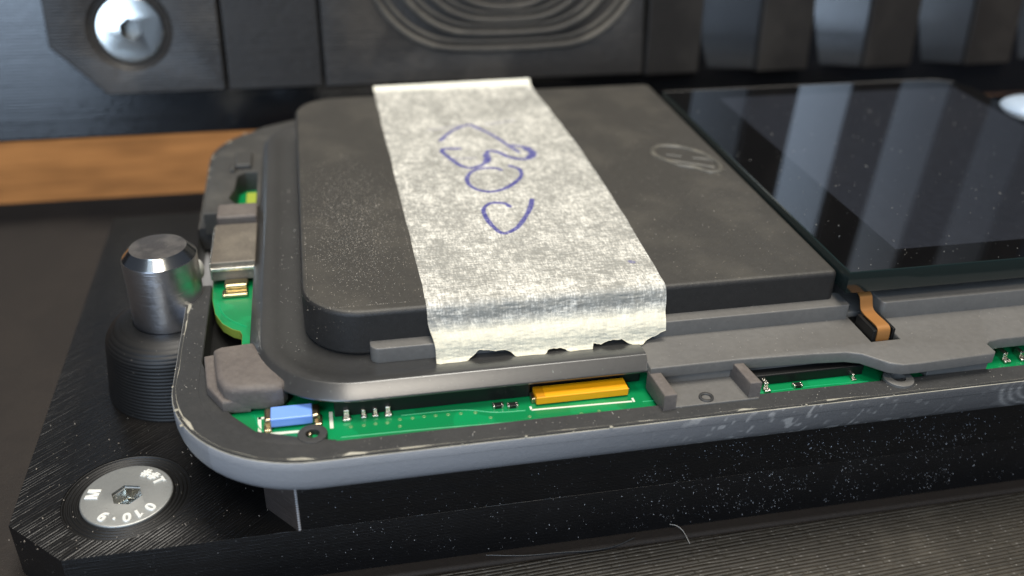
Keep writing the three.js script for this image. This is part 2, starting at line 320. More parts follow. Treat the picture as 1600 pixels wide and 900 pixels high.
// ---------------------------------------------------------------- lid standing behind
const ZL = -76;
const lid = thing('hinged_fixture_cover', 'raised black printed fixture lid with ribs and a white screw, behind the handset', 'fixture lid', [30, -8.8, -79]);
lid.position.y -= 2.3 * MM;
lid.rotation.x = -0.17;                             // it leans back a little
part('lid_plate', box(-140, 150, -8.8, 75, ZL - 9, ZL - 3.2, 0.4), M.lid, lid, { turn: 0 });
for (const x of [62, 92]) part('hinge_arm', box(x - 4, x + 4, -26, -6, ZL - 12.5, ZL - 9, 0.4), M.lid, lid);
part('hinge_block', box(102, 150, -26, -10.5, ZL - 12.5, ZL - 9.2, 0.4), M.lid, lid);
{
  const wall = (x0, x1, y0, y1, z, t, tilt = 0) => { const g = box(x0, x1, y0, y1, -t, 0, 0.25); const cx = (x0 + x1) / 2; g.translate(-cx, 0, 0); g.rotateY(tilt); g.translate(cx, 0, z); return g; };
  const up = (pts, z0, z1, holes, bevel = 0.3) => { const g = slab(pts.map(([x, y]) => [x, -y]), z0, z1, bevel, holes.map((h) => h.map(([x, y]) => [x, -y]))); g.rotateX(Math.PI / 2); return g; };
  // a slab drawn in x, y and pulled towards +z
  part('corner_panel', up([[-41, -1.4], [-22.9, -1.4], [-22.9, 72], [-48.6, 72], [-48.6, 6.2]], ZL - 3.1, ZL, [circle(-36.4, 8.6, 6.2)]), M.lidPanel, lid, {});
  const pr = []; for (let r = 5.2; r <= 6.25; r += 0.03) pr.push([r, -0.7 + 0.6 * (r - 5.2) + 0.1 * Math.cos((r - 5.2) / 0.5 * 2 * Math.PI)]);
  pr.unshift([5.15, -2]);
  const ringG = lathe(pr, 0, 0, 0, 72); ringG.rotateX(Math.PI / 2); ringG.translate(-36.4, 8.6, ZL);
  part('printed_ring', ringG, M.lidPanel, lid);
  part('wide_rib', wall(-22.4, -7.4, -1.5, 72, ZL - 0.5, 2.4, 0.02), M.lidRib, lid);
  // field with the stepped round recess
  const D = (w, top, bot, r) => roundRect(24 - w, 24 + w, -top, -bot, r, 12).map(([x, z]) => [x, -z]);
  const steps = [[23.4, 48, 3.8, 15], [19.6, 45, 6.2, 14], [16.2, 42, 8.2, 13], [13, 39, 10.2, 12], [10, 36, 12.2, 9]];
  part('recess_panel', up([[-6.9, -1.6], [48.2, -1.6], [48.2, 72], [-6.9, 72]], ZL - 3.0, ZL - 0.1, [D(...steps[0])]), M.lidPanel, lid);
  for (let k = 0; k < steps.length; k++) {
    const o = D(...steps[k]).map(([x, y]) => [x, y]), i = steps[k + 1] ? [D(...steps[k + 1])] : [];
    part('recess_step', up(o, ZL - 3.05, ZL - 0.9 - 0.42 * k, i, 0.25), M.lidPanel, lid);
  }
  steps.forEach(([w, t, b, q], k) => { for (const e of [0, 1.2]) { const pts = D(w - e, t - e, b + e, q - e * 0.6).filter((_, i) => i % 2 === 0); part('printed_ridge', tube(pts.map(([x, y]) => [x, y, ZL - 0.25 - 0.5 * k - (e ? 0.3 : 0)]), e ? 0.36 : 0.6, 160, true, 8), M.lidRidge, lid); } });
  for (let k = 0; k < 9; k++) {
    const x = 48.6 + 10.6 * k, cool = k === 1 || k === 3 || k === 5 || k === 7;
    const rib = wall(x, x + (cool ? 10.8 : 10.1), -1.8 - 0.1 * k, 72, ZL - (cool ? 2.4 : 0.1), 2, cool ? (k === 1 ? -0.28 : -0.4) : 0.05);
    rib.translate(0, 1.8, -ZL); rib.rotateX(0.09); rib.translate(0, -1.8, ZL);    // the ribs stand a little steeper than the plate
    part('lid_rib', rib, cool ? M.lidGloss : M.lidRib, lid);
  }
  const s = screw(lid, [], 0.4), place = (gs) => gs.map((g) => { g.scale(1.12, 1.12, 1.12); g.rotateX(Math.PI / 2); g.translate(-36.4, 8.6, ZL - 0.25); return g; });
  const sc = part('screw', place(s.head), M.zincShiny, lid, { label: 'bright countersunk hex screw in the lid corner' });
  part('hex_socket', place(s.socket), M.zinc, sc);
}

// ---------------------------------------------------------------- the opened handset
const handset = thing('handset', 'opened grey handset with bare green circuit board, black battery and dark glass screen', 'handset', [43, -12.5, -30]);
const X0 = -24.9, X1 = 99.2, Z0 = -71.5, Z1 = 12.25;
const outline = dense(roundRect(X0, X1, Z0, Z1, 13.5, 16), 1.5);
{
  const path = withNormals(outline);
  const shell = sweep(path, [[6, -11.8], [2.2, -11.75], [1.1, -11.5], [0.5, -11.1], [0.2, -10.5], [0, -9.6], [0, -8.6]].reverse(), true);
  const floor = slab(roundRect(X0 + 2, X1 - 2, Z0 + 2, Z1 - 2, 11.5), -11.7, -10.6, 0.1);
  // upper wall, open at the connector on the short side
  const inGap = ([x, z]) => x < X0 + 3 && z > -34.5 && z < -21.6;
  const start = path.findIndex((p, i) => inGap(path[(i - 1 + path.length) % path.length]) && !inGap(p));
  const run = []; for (let k = 0; k < path.length; k++) { const p = path[(start + k) % path.length]; if (inGap(p)) break; run.push(p); }
  const wallSec = [[0, -8.62], [0, -7.75], [0.06, -7.66]];
  const r = rng(5);
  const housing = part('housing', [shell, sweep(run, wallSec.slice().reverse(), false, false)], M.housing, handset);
  part('housing_floor', floor, M.dark, housing);
  const jit = run.map((p, i) => [...p, 0.1 + 0.16 * vnoise(i * 0.55, 2, 999, 9, 8) + (r() < 0.05 ? 0.14 : 0)]);
  // worn edge, a thin ragged bevel
  const pos = [], idx = []; jit.forEach(([x, z, nx, nz, w]) => { pos.push(x + nx * 0.055, -7.665, z + nz * 0.055, x + nx * (0.055 + w), -7.6 + w * 0.4, z + nz * (0.055 + w), x + nx * (0.1 + w * 1.7), -7.5, z + nz * (0.1 + w * 1.7)); });
  for (let i = 0; i < jit.length - 1; i++) for (let j = 0; j < 2; j++) { const a = i * 3 + j, b = a + 3; idx.push(a, b, a + 1, b, b + 1, a + 1); }
  const wg = new THREE.BufferGeometry(); wg.setAttribute('position', new THREE.Float32BufferAttribute(pos, 3)); wg.setIndex(idx); wg.computeVertexNormals();
  part('worn_edge', plain(wg), M.worn, housing, { label: 'pale scraped edge of the housing' });
  part('rim', sweep(run, [[0.05, -9.6], [0.12, -7.5], [2.5, -7.52], [2.6, -7.62], [2.62, -10.6], [0.4, -10.6]].reverse(), false), M.rim, housing, { label: 'black cut rim of the housing' });
  part('rim_corner', slab([[-22.6, -6], [-22.0, -4], [-20.9, 1.0], [-18.9, 4.4], [-16.8, 7.0], [-12.9, 8.5], [-9.6, 9.5], [-9.4, 10.4], ...Array.from({ length: 13 }, (_, k) => { const a = Math.PI / 2 + (Math.PI / 2 + 0.25) * k / 12; return [-11.4 + 11.4 * Math.cos(a), -1.25 + 11.4 * Math.sin(a)]; })].reverse(), -9.4, -7.54, 0.1), M.rim, housing);
  // burrs left on the cut edge
  const burr = []; const rb = rng(9);
  for (let k = 0; k < 46; k++) { const p = run[(rb() * run.length) | 0], s = 0.05 + 0.14 * rb() * rb(); const g = new THREE.IcosahedronGeometry(s, 1); g.scale(1 + rb(), 0.7, 1 + rb()); g.rotateY(rb() * 6); g.translate(p[0] + p[2] * 0.15 * rb() + (rb() - 0.5) * 1.2 * Math.abs(p[3]), -7.58 + 0.05 * rb(), p[1] + p[3] * 0.15); burr.push(g); }
  part('burr', burr, M.worn, housing).userData.kind = 'stuff';
}
// circuit board
const PB = -8.1;
const boardShape = [[-22.3, -64], [-22.4, -23.2], [-22.2, -18.4], [-21.7, -15.2], [-20.8, -13], [-19.7, -11.7], [-18.9, -11.2], [-18.65, -10.4], [-18.6, -1.5], [-20.6, 0.4], [-20.5, 2.6], [-19.2, 4.9], [-17.4, 7.0], [-15.4, 8.4], [-13.4, 9.2], [-10.5, 9.6], [-7, 9.66], [97, 9.66], [97, -64]].reverse();
const boardG = slab(boardShape, PB - 1.1, PB, 0.03, [], 1);
const [boardTop, boardSide] = splitUp(boardG);
const board = part('circuit_board', boardTop, M.pcb, handset, { label: 'green circuit board' });
part('board_edge', boardSide, M.pcbEdge, board);
const strip = (x0, z0, x1, z1, w, y = PB) => { const L = Math.hypot(x1 - x0, z1 - z0) + w, g = new THREE.BoxGeometry(L, 0.03, w); g.rotateY(-Math.atan2(z1 - z0, x1 - x0)); g.translate((x0 + x1) / 2, y + 0.02, (z0 + z1) / 2); return plain(g); };
part('printed_mark', [strip(-16.5, 4.5, -15.9, 4.5, 0.32), strip(-16.55, 4.5, -16.45, 6.9, 0.32), strip(-15.8, 7.0, -12.8, 7.1, 0.36), strip(-9.95, 4.8, -9.95, 7.0, 0.34)], M.silk, board);
part('printed_mark', [strip(9.0, 7.2, 9.0, 7.5, 0.22), strip(9.1, 7.65, 18.9, 8.0, 0.22), strip(19.2, 7.6, 19.2, 8.0, 0.22)], M.silk, board);
// blue chip part with metal caps
{
  const b = part('blue_resistor', box(-15.45, -11.6, -7.95, -6.95, 4.35, 6.35, 0.16), M.blue, board, { label: 'pale blue chip component' });
  part('terminal', [box(-16.0, -15.3, -8.05, -6.98, 4.45, 6.3, 0.22), box(-16.1, -15.35, -8.1, -7.75, 5.6, 6.9, 0.15)], M.tin, board);
  part('terminal', [box(-11.75, -10.95, -8.05, -6.98, 4.45, 6.3, 0.25), box(-11.5, -10.75, -8.1, -7.7, 5.2, 6.8, 0.15)], M.tin, board);
  part('terminal', [box(9.2, 9.75, PB, -7.5, 5.6, 6.7, 0.1), box(18.75, 19.2, PB, -7.5, 5.6, 6.7, 0.1)], M.tin, board);
  part('capacitor_stripe', box(9.62, 10.5, -7.9, -7.12, 5.25, 7.03, 0.05), M.capStripe, board);
  part('yellow_capacitor', box(9.6, 18.9, -8.0, -7.15, 5.2, 7.1, 0.1), M.yellow, board, { label: 'yellow tantalum capacitor' });
}
for (const [x, z, s] of [[-8.5, 5.9, 1], [-6.9, 5.8, 0.75], [-5.8, 5.8, 0.75], [-4.6, 5.9, 0.9], [32.9, 8.5, 0.9], [42.6, 8.3, 0.6], [60.4, 8.0, 1], [62.4, 8.0, 0.9]]) {
  const g = join([box(x - 0.42 * s, x + 0.42 * s, PB, PB + 0.34 * s, z - 0.1, z + 0.6 * s, 0.15), box(x - 0.28 * s, x + 0.28 * s, PB, PB + 0.95 * s, z - 1.2 * s, z - 0.02, 0.1)]);
  part('solder_lead', g, M.solder, board);
}
part('shade_strip', [box(-9.6, 9.3, PB, -6.1, 2.2, 5.55, 0.15), box(9.3, 20.8, PB, -6.1, 2.2, 4.9, 0.15), box(31.2, 44, PB, -6.9, 3.2, 7.7, 0.15)], M.dark, board);  // black boxes added as the deep shade under the frame lip
{
  const vias = [[-8.2, 7.2], [-7, 7.2], [-5.9, 7.15], [-4.8, 7.2], [-3.6, 6.9], [-3.7, 7.9], [-2.4, 6.9], [-1.3, 6.85], [-0.2, 6.9], [1, 6.95], [2.2, 7], [3.6, 7.1], [4.9, 8.1], [8.6, 8.6], [13.6, 9], [15.4, 8.9]];
  for (const [x, z] of vias) part('via', lathe([[0.07, 0.005], [0.1, 0.03], [0.17, 0.03], [0.19, 0.004]], x, PB, z, 14), M.viaRing, board);
}
for (const pts of [[[-21.6, -17.6], [-20.6, -14.6], [-19.0, -12.6], [-18.2, -11.9]], [[-17, 3.9], [-16.4, 6.2], [-14.6, 7.6]], [[-9.2, 8.6], [-2, 8.75], [4, 9.0], [9.4, 9.2]], [[-3.4, 6.3], [2.6, 6.5], [5.6, 7.4], [8.4, 7.6]], [[20, 8.2], [26, 8.4]], [[32, 8.8], [38, 8.7], [44, 8.9]]])
  part('trace', tube(pts.map(([x, z]) => [x, PB - 0.02, z]), 0.09, 30).scale(1, 1, 1), M.trace, board);
for (const [x, z, w] of [[36.3, 8.5, 0.4], [5.9, 6.6, 0.42], [7.3, 6.8, 0.42]]) {
  part('chip_resistor', box(x - w, x + w, PB, PB + 0.35, z - 0.3, z + 0.3, 0.05), M.chip, board);
  part('terminal', [box(x - w - 0.12, x - w + 0.12, PB - 0.01, PB + 0.37, z - 0.32, z + 0.32, 0.08), box(x + w - 0.12, x + w + 0.12, PB - 0.01, PB + 0.37, z - 0.32, z + 0.32, 0.08)], M.solder, board);
}
// bosses with a dark hole that the rim is cut round
function holeBoss(x, z, r, y, mat) {
  const b = part('screw_boss', lathe([[r * 2.2, -2.6], [r * 2.2, -0.08], [r * 2.1, 0], [r * 1.05, 0], [r, -0.08], [r, -2]], x, y, z, 32), mat, handset);
  part('hole', lathe([[r * 1.02, 0.3], [0.001, 0.3]], x, y - 1.8, z, 24), M.dark, b);
}
holeBoss(-11.7, 8.35, 0.62, -7.44, M.rim); holeBoss(46.6, 9.9, 0.7, -7.2, M.frame);
part('frame_foot', [box(22, 43, -8.0, -6.3, 5.2, 6.6, 0.15), box(50, 57, -8, -6.3, 7.5, 9.6, 0.15)], M.frame, handset);
part('solder_ball', new THREE.SphereGeometry(0.26, 16, 12).translate(-11.95, -7.8, 8.1), M.tin, handset);

// connector on the short side, metal tongue, white light pipe
{
  const c = part('connector', box(-22.2, -17.2, -7.4, -5.0, -31.2, -21.3, 0.15), M.usb, handset, { label: 'dull metal connector shell' });
  part('connector_lip', [box(-22.3, -17.3, -6.0, -5.55, -21.5, -20.9, 0.12), box(-22.4, -22.1, -7.4, -5.2, -31, -21.5, 0.08)], M.solder, c);
  part('connector_bar', box(-22.1, -17.2, -6.4, -4.35, -35.8, -32.0, 0.35), M.rubber, handset);
  part('contact_tab', [box(-20.9, -18.2, -7.75, -7.1, -21.2, -19.6, 0.3), box(-21.1, -18.2, -8.05, -7.6, -19.7, -18.3, 0.2)], M.gold, handset);
  const g = new THREE.SphereGeometry(1, 20, 14); g.scale(0.62, 1.25, 0.9); g.translate(-23.75, -6.4, -22.7); part('light_pipe', g, M.white, handset);
}
// mid frame: gutter round the battery with a broad rounded lip
{
  const L = -17.45, F = 6.35;
  const full = dense([[21.15, F], ...roundRect(L, 40, -68, F, [9.5, 1, 1, 9.5], 14).filter(([x]) => x < 12).map((p) => p).sort((a, b) => 0)], 1.5, false);
  // reorder: front-left run to the back; roundRect starts at the back-left corner, so build it by hand
  const arc = (cx, cz, r, a0, a1, n = 14) => Array.from({ length: n + 1 }, (_, k) => { const a = mix(a0, a1, k / n); return [cx + r * Math.cos(a), cz + r * Math.sin(a)]; });
  const run = dense([[21.1, F], ...arc(L + 10.5, F - 10.5, 10.5, Math.PI / 2, Math.PI), ...arc(L + 9.5, -66 + 9.5, 9.5, Math.PI, Math.PI * 1.5), [40, -66]], 1.2, false);
  const path = withNormals(run, false);
  const sec = [[1.4, -6.2], [0.4, -6.15], [0.1, -6.05], [0, -5.85], [0.02, -5.8], [0.08, -5.74], [1.12, -4.7], [1.2, -4.65], [1.34, -4.62], [2.2, -4.66], [2.8, -4.8], [3.6, -4.95], [4.8, -5.0], [7.2, -5.05], [7.2, -6.2]];
  const fr = part('mid_frame', sweep(path, sec, false), M.tray, handset, { label: 'dark grey inner frame with rounded lip' });
  // plain stretch beyond, with its notch for the ribbon and its stepped edge
  const notch = [[45.2, 0.5], [45.2, 3.2], [45.2, 6.2], [48.5, 6.2], [48.5, 3.0], [48.5, 0.5]];
  const right = [[21.0, 7.0], [30, 6.95], [38, 7.3], [41.6, 7.6], [43, 8.1], [44.2, 9.3], [45, 10.1], [46.2, 10.6], [48, 10.65], [56.7, 10.3], [57.0, 10.0], [57.0, 8.6], [57.6, 8.2], [59, 8.0], [98, 8.0], [98, -68], [21.0, -68]].reverse();
  part('frame_plate', slab(right, -6.4, -5.12, 0.16, [notch], 3), M.frame, fr, { label: 'grey inner frame plate with stepped edge' });
  part('rail', slab(roundRect(-5.7, 44.9, -1, 1.75, [0.3, 0.3, 0.3, 0.9], 6), -5.3, -3.35, 0.13), M.frame, fr);
  part('rail', slab(roundRect(48.3, 98, -1, 2.35, [0.3, 0.3, 0.3, 0.5], 6), -5.3, -3.1, 0.13), M.frame, fr);
  part('shelf', box(21.3, 31.2, -8.0, -7.35, 6.6, 10.5, 0.1), M.frame, fr);
  part('shelf_wall', slab([[20.9, 6.5], [22.1, 6.5], [22.5, 10.6], [21.2, 10.7]].reverse(), -7.9, -5.7, 0.15), M.rubber, fr);
  part('shelf_wall', slab([[29.7, 6.6], [30.8, 6.6], [31.3, 10.3], [30.1, 10.3]].reverse(), -7.9, -5.6, 0.15), M.rubber, fr);
  part('pin_hole', lathe([[0.75, -0.02], [0.72, 0.14], [0.5, 0.16], [0.42, 0], [0.4, -0.3], [0.001, -0.3]], 26.0, -7.34, 9.6, 28), M.rim, fr);
  // rubber corner clip
  part('corner_clip', slab([[-20.9, -3.6], [-20.2, -4.1], [-17.0, -4.4], [-13.8, 2.8], [-14.2, 3.6], [-15, 3.9], [-18.8, 3.5], [-19.6, 2.9], [-20.3, 1.2]].reverse(), -7.9, -5.05, 0.7, [], 5), M.rubber, fr);
  part('clip_lip', slab([[-22.0, -4.6], [-20.5, -4.9], [-19.2, 2.6], [-17.2, 2.7], [-17.3, 3.6], [-19.8, 3.5], [-21.4, 0.6]].reverse(), -8.0, -6.5, 0.25), M.rubber, fr);
  // wall of the far corner with a pocket beside the battery
  const pocket = [[-20.2, -46.4], [-19.2, -47.6], [-17.5, -47.6], [-17.5, -37.0], [-19.8, -37.0], [-21.0, -39.4], [-20.4, -42]];
  part('side_wall', slab([[-23.9, -35], [-23.9, -50], [-23.2, -55.5], [-21, -60.5], [-17, -64.8], [-12, -67.5], [-8, -68], [-8, -62], [-14, -60], [-16.9, -54], [-17.0, -36.5], [-20, -35]].reverse(), -8.2, -5.2, 0.12, [pocket.reverse()]), M.wall, fr);
  part('wall_block', [box(-20.6, -18.3, -5.3, -4.5, -53.5, -48.6, 0.3), box(-21.2, -20.5, -5.3, -4.7, -50.5, -47.6, 0.2)], M.wall, fr);
  part('spring_contact', [box(-19, -17.6, -8.1, -6.3, -43.2, -39.6, 0.2)], std({ color: 0x9aa83a, roughness: 0.5 }), board);
}
// battery with its emblem
{
  const w = roundRect(-11.9, 43.65, -62, 0.3, [6, 1.2, 0.7, 6], 14);
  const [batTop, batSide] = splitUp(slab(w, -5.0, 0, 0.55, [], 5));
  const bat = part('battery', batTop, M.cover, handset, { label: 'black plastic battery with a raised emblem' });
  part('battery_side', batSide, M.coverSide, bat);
  const loop = [[35, -34.8], [36.4, -36], [38.6, -35.6], [40.3, -34.2], [41.6, -32], [42.2, -29.2], [41.6, -27.0], [40.1, -26.6], [38.5, -28.3], [36.7, -29.4], [35.6, -31.3], [34.8, -32.8]];
  const raise = (p) => [p[0], -0.02, p[1]];
  const em = join([tube(loop.map(raise), 0.42, 120, true), tube([[36.4, -33.1], [37.4, -32.6], [38.2, -32.2]].map(raise), 0.2, 16), tube([[35.8, -31.2], [38.6, -29.7], [41.2, -28.0]].map(raise), 0.26, 24), tube([[39.5, -31.5], [41, -30.9], [42.2, -30.0]].map(raise), 0.22, 16)]);
  em.scale(1, 0.7, 1);
  part('emblem', em, M.emblem, bat, { label: 'raised oval emblem' });
}
// screen: a thick glass with a black border round the panel
{
  const o = [[43.75, 2.05], [94.6, 2.05], ...[0, 1, 2, 3, 4, 5, 6].map((k) => { const a = -Math.PI / 2 * k / 6; return [88.6 + 6 * Math.cos(a), -49.6 + 6 * Math.sin(a)]; }), [43.75, -55.6]];
  const g = slab(o.slice().reverse(), -1.75, 0.8, 0.16, [], 2), [top, side] = splitUp(g);
  const border = new THREE.ShapeGeometry((() => { const s = new THREE.Shape(o.map(([x, z]) => new THREE.Vector2(x + (x < 50 ? 0.16 : -0.16), -(z + (z > 0 ? -0.16 : 0.16))))); s.holes.push(new THREE.Path([[51.4, -2.0], [91.4, -2.0], [91.4, -51.5], [51.4, -51.5]].map(([x, z]) => new THREE.Vector2(x, -z)))); return s; })());
  border.rotateX(-Math.PI / 2); border.translate(0, 0.803, 0);
  const scr = part('screen', border.toNonIndexed(), M.glass, handset, { label: 'black bordered glass screen, dusty and switched off' });
  const pg = new THREE.PlaneGeometry(91.4 - 51.4, 49.5); pg.rotateX(-Math.PI / 2); pg.translate((91.4 + 51.4) / 2, 0.803, -26.75); part('display_panel', pg.toNonIndexed(), M.area, scr);
  part('glass_edge', [side, top], M.glassEdge, scr);
  part('edge_highlight', tube([[44, 0.62, -55.68], [60, 0.62, -55.7], [76, 0.62, -55.7], [87.4, 0.62, -55.7], [90.6, 0.62, -55.4], [93, 0.62, -53.9]], 0.16, 60), M.frame, scr);  // pale tube added as the highlight along the back bevel of the glass
  part('screen_backing', box(46, 93, -3.4, -1.9, -53, -0.6, 0.15), M.dark, scr);
}
// copper ribbon in its black socket
{
  const prof = [[0.6, -2.2], [1.5, -2.6], [1.9, -3.4], [2.2, -3.8], [3.0, -3.95], [4.6, -3.9], [5.35, -3.95], [5.65, -4.2], [5.75, -5.6]], c = new THREE.CatmullRomCurve3(prof.map(([z, y]) => new THREE.Vector3(0, y, z)), false, 'centripetal').getPoints(40);
  const pos = [], idx = []; c.forEach((p, i) => { const t = i / 40, x = 46.65 + 0.1 * t; for (const [dx, dy] of [[-0.72, 0], [0.72, 0], [0.72, -0.14], [-0.72, -0.14]]) pos.push(x + dx, p.y + (i > 30 ? 0 : dy), p.z + (i > 30 ? dy : 0)); });
  for (let i = 0; i < 40; i++) for (let j = 0; j < 4; j++) { const a = i * 4 + j, b = i * 4 + (j + 1) % 4; idx.push(a, a + 4, b, b, a + 4, b + 4); }
  const g = new THREE.BufferGeometry(); g.setAttribute('position', new THREE.Float32BufferAttribute(pos, 3)); g.setIndex(idx);
  const rb = part('ribbon_cable', toCreasedNormals(g.toNonIndexed(), 0.5), M.copper, handset, { label: 'copper coloured ribbon cable' });
  part('ribbon_socket', [box(45.3, 45.75, -5.6, -4.0, 2.6, 6.0, 0.1), box(47.65, 48.0, -5.6, -4.1, 2.6, 5.8, 0.1), box(45.3, 48.0, -6.6, -5.5, 0.8, 6.1, 0.1)], M.dark, rb);
}

// ---------------------------------------------------------------- masking tape over the battery
{
  const nu = 120, nv = 260, W = 25, TW = 720, TH = 2048, Lmm = 71;
  const torn = [[-0.1, -4.9], [0.3, -5.15], [1.1, -5.25], [3.3, -5.0], [4.5, -4.15], [5.8, -4.3], [7.4, -4.35], [8.4, -5.0], [10.1, -5.3], [11.4, -5.25], [12.0, -4.7], [13.3, -4.7], [14.3, -5.1], [16.7, -5.1], [16.9, -4.5], [17.7, -4.8], [18.6, -4.4], [20.0, -4.4], [20.8, -4.9], [22.2, -5.1], [22.9, -4.7], [25, -3.9]];
  const endY = (x) => { let k = 0; while (k < torn.length - 2 && torn[k + 1][0] < x) k++; const [a, ya] = torn[k], [b, yb] = torn[k + 1]; return mix(ya, yb, clamp((x - a) / (b - a))) + 0.12 * (vnoise(x * 3.2, 1, 999, 9, 71) - 0.5); };
  // centre line from the far end over the edge and down to the rail
  const line = [[-63.9, 0.75], [-63.0, 0.42], [-62.2, 0.14], [-61, 0.08], [-40, 0.08], [-20, 0.09], [-1.0, 0.1], [-0.2, 0.08], [0.28, -0.16], [0.52, -0.7], [0.74, -1.6], [1.15, -2.4], [1.75, -2.9], [2.12, -3.4], [2.35, -4.1], [2.6, -4.75], [3.0, -5.0], [3.6, -5.02]].map(([z, y]) => new THREE.Vector3(0, y, z));
  const curve = new THREE.CatmullRomCurve3(line, false, 'centripetal'), N = 1400, P = curve.getPoints(N), arc = [0];
  for (let i = 1; i <= N; i++) arc.push(arc[i - 1] + P[i].distanceTo(P[i - 1]));
  const at = (s) => { let lo = 0, hi = N; while (hi - lo > 1) { const m = (lo + hi) >> 1; arc[m] < s ? lo = m : hi = m; } const f = clamp((s - arc[lo]) / (arc[hi] - arc[lo])); return P[lo].clone().lerp(P[hi], f); };
  const sAtY = (y) => { for (let i = N; i > 0; i--) if (P[i].z > 0.5 && P[i].y >= y && P[i].y > -4.98) return arc[i] + Math.max(0, (P[i].y - y)) * 1; return arc[N]; };
  const sFold = (() => { for (let i = 0; i <= N; i++) if (P[i].z > -1.2) return arc[i]; })();
  const top = [], uvT = [];
  for (let j = 0; j <= nv; j++) for (let i = 0; i <= nu; i++) {
    const u = i / nu, x = u * W, t = j / nv, sEnd = Math.min(sAtY(endY(x)), arc[N] - 0.01);
    const s = t < 0.7 ? sFold * (t / 0.7) : mix(sFold, sEnd, (t - 0.7) / 0.3), p = at(s), q = at(s + 0.05), tx = q.z - p.z, ty = q.y - p.y, l = Math.hypot(tx, ty) || 1;
    const fold = step(sFold - 1, sFold + 2, s), over = step(sFold + 2.5, sFold + 6, s);
    let h = 0.05 * (fbm(x / 25, s / 25, 24, 3, 81) - 0.5) + 0.16 * fold * (fbm(x / 25, s / 25, 7, 3, 82) - 0.45) + 0.12 * over * (vnoise(x * 0.9, s * 0.4, 999, 999, 83) - 0.4) + 0.04 * over;
    h += step(1.2, 0, s) * 0.35 * u;
    // ripples where the paper is bent round the edge
    h += 0.07 * fold * (1 - over) * Math.sin(x * 2.1 + 3 * vnoise(x, s, 99, 99, 84));
    const xx = x + 0.12 * (vnoise(s * 0.35, 0, 999, 9, 85) - 0.5) + (u > 0.5 ? -1 : 1) * 0 + over * (0.5 - u) * 0.9 + u * (0.9 * Math.sin(clamp(s / 62) * Math.PI) - 0.55);
    const nrm = [0, tx / l, -ty / l];
    top.push([xx, p.y + nrm[1] * Math.max(h, -0.03), p.z + nrm[2] * Math.max(h, -0.03), nrm]); uvT.push(x / W, 1 - s / Lmm);
  }
  const pos = [], uv = [], idx = [], n1 = (nu + 1) * (nv + 1);
  for (const k of [0, 1]) top.forEach(([x, y, z, n], i) => { const d = k ? -0.06 : 0.04; pos.push(x, y + n[1] * d, z + n[2] * d); uv.push(uvT[i * 2], uvT[i * 2 + 1]); });
  for (let j = 0; j < nv; j++) for (let i = 0; i < nu; i++) { const a = j * (nu + 1) + i, b = a + nu + 1; idx.push(a, b, a + 1, b, b + 1, a + 1, a + n1, a + 1 + n1, b + n1, b + n1, a + 1 + n1, b + 1 + n1); }
  const rimEdge = (a, b) => idx.push(a, a + n1, b, b, a + n1, b + n1);
  for (let i = 0; i < nu; i++) { rimEdge(i, i + 1); rimEdge(nv * (nu + 1) + i + 1, nv * (nu + 1) + i); }
  for (let j = 0; j < nv; j++) { rimEdge((j + 1) * (nu + 1), j * (nu + 1)); rimEdge(j * (nu + 1) + nu, (j + 1) * (nu + 1) + nu); }
  // the paper: cream crepe with grey rubbed dirt and a pen number, drawn in millimetres from the far end
  const ink = new Float32Array(TW * TH), zs = (z) => z + 63.9 + 0.5;
  const pen = (pts, w0, a) => {
    const w = w0 * 1.25;
    const c = new THREE.CatmullRomCurve3(pts.map(([x, z]) => new THREE.Vector3(x, zs(z), 0)), false, 'centripetal'), n = 260;
    for (let k = 0; k <= n; k++) {
      const p = c.getPoint(k / n), r = w * (0.8 + 0.45 * vnoise(k * 0.06, pts[0][0], 999, 99, 86)), px = p.x / W * TW, py = (1 - p.y / Lmm) * TH, rx = r / W * TW, ry = r / Lmm * TH;
      for (let y = Math.floor(py - ry - 2); y <= py + ry + 2; y++) for (let x = Math.floor(px - rx - 2); x <= px + rx + 2; x++) if (x >= 0 && y >= 0 && x < TW && y < TH) { const d = Math.hypot((x - px) / rx, (y - py) / ry); ink[y * TW + x] = Math.max(ink[y * TW + x], a * (1 - step(0.7, 1.15, d))); }
    }
  };
  pen([[7.2, -42.4], [8.3, -44.3], [10.0, -46.5], [12.0, -47.8], [12.7, -46.9], [14.5, -43.4], [15.9, -39.1], [16.7, -36.8]], 0.24, 0.9);
  pen([[16.4, -39.4], [17.9, -38.3], [18.3, -36.0], [17.7, -34.7], [16.6, -34.5], [15.1, -35.4], [14.0, -37.2], [12.9, -37.9], [12.3, -36.6], [12.1, -34.8], [11.2, -33.3], [9.6, -32.6], [8.6, -33.4], [7.4, -36.3], [6.8, -38.8], [7.2, -39.4], [9.2, -39.2]], 0.25, 0.95);
  pen([[17.9, -38.3], [18.4, -36.2], [17.7, -34.9]], 0.42, 0.85); pen([[12.3, -36.6], [12.2, -35.2], [11.9, -34.2]], 0.38, 0.8);
  pen([[7.8, -35.9], [10.8, -35.7]], 0.1, 0.5); pen([[6.2, -46.5], [9.9, -47.4], [12.0, -47.8]], 0.1, 0.35); pen([[14.4, -47.7], [18.7, -48.6]], 0.1, 0.4);
  pen([[13.3, -31.4], [13.0, -31.9], [11.6, -32.3], [9.9, -31.7], [8.8, -29.9], [8.6, -27.6], [9.3, -26.0], [10.7, -25.1], [12.4, -25.6], [14.3, -27.4], [15.5, -29.4], [15.6, -31.4], [14.7, -32.5]], 0.23, 0.92);
  pen([[12.3, -20.7], [11.9, -21.6], [10.3, -21.9], [9.2, -20.5], [9.1, -18.6], [9.4, -15.9], [10.3, -14.0], [11.7, -14.8], [13.3, -17.2], [14.6, -19.9], [15.3, -22.2]], 0.23, 0.92);
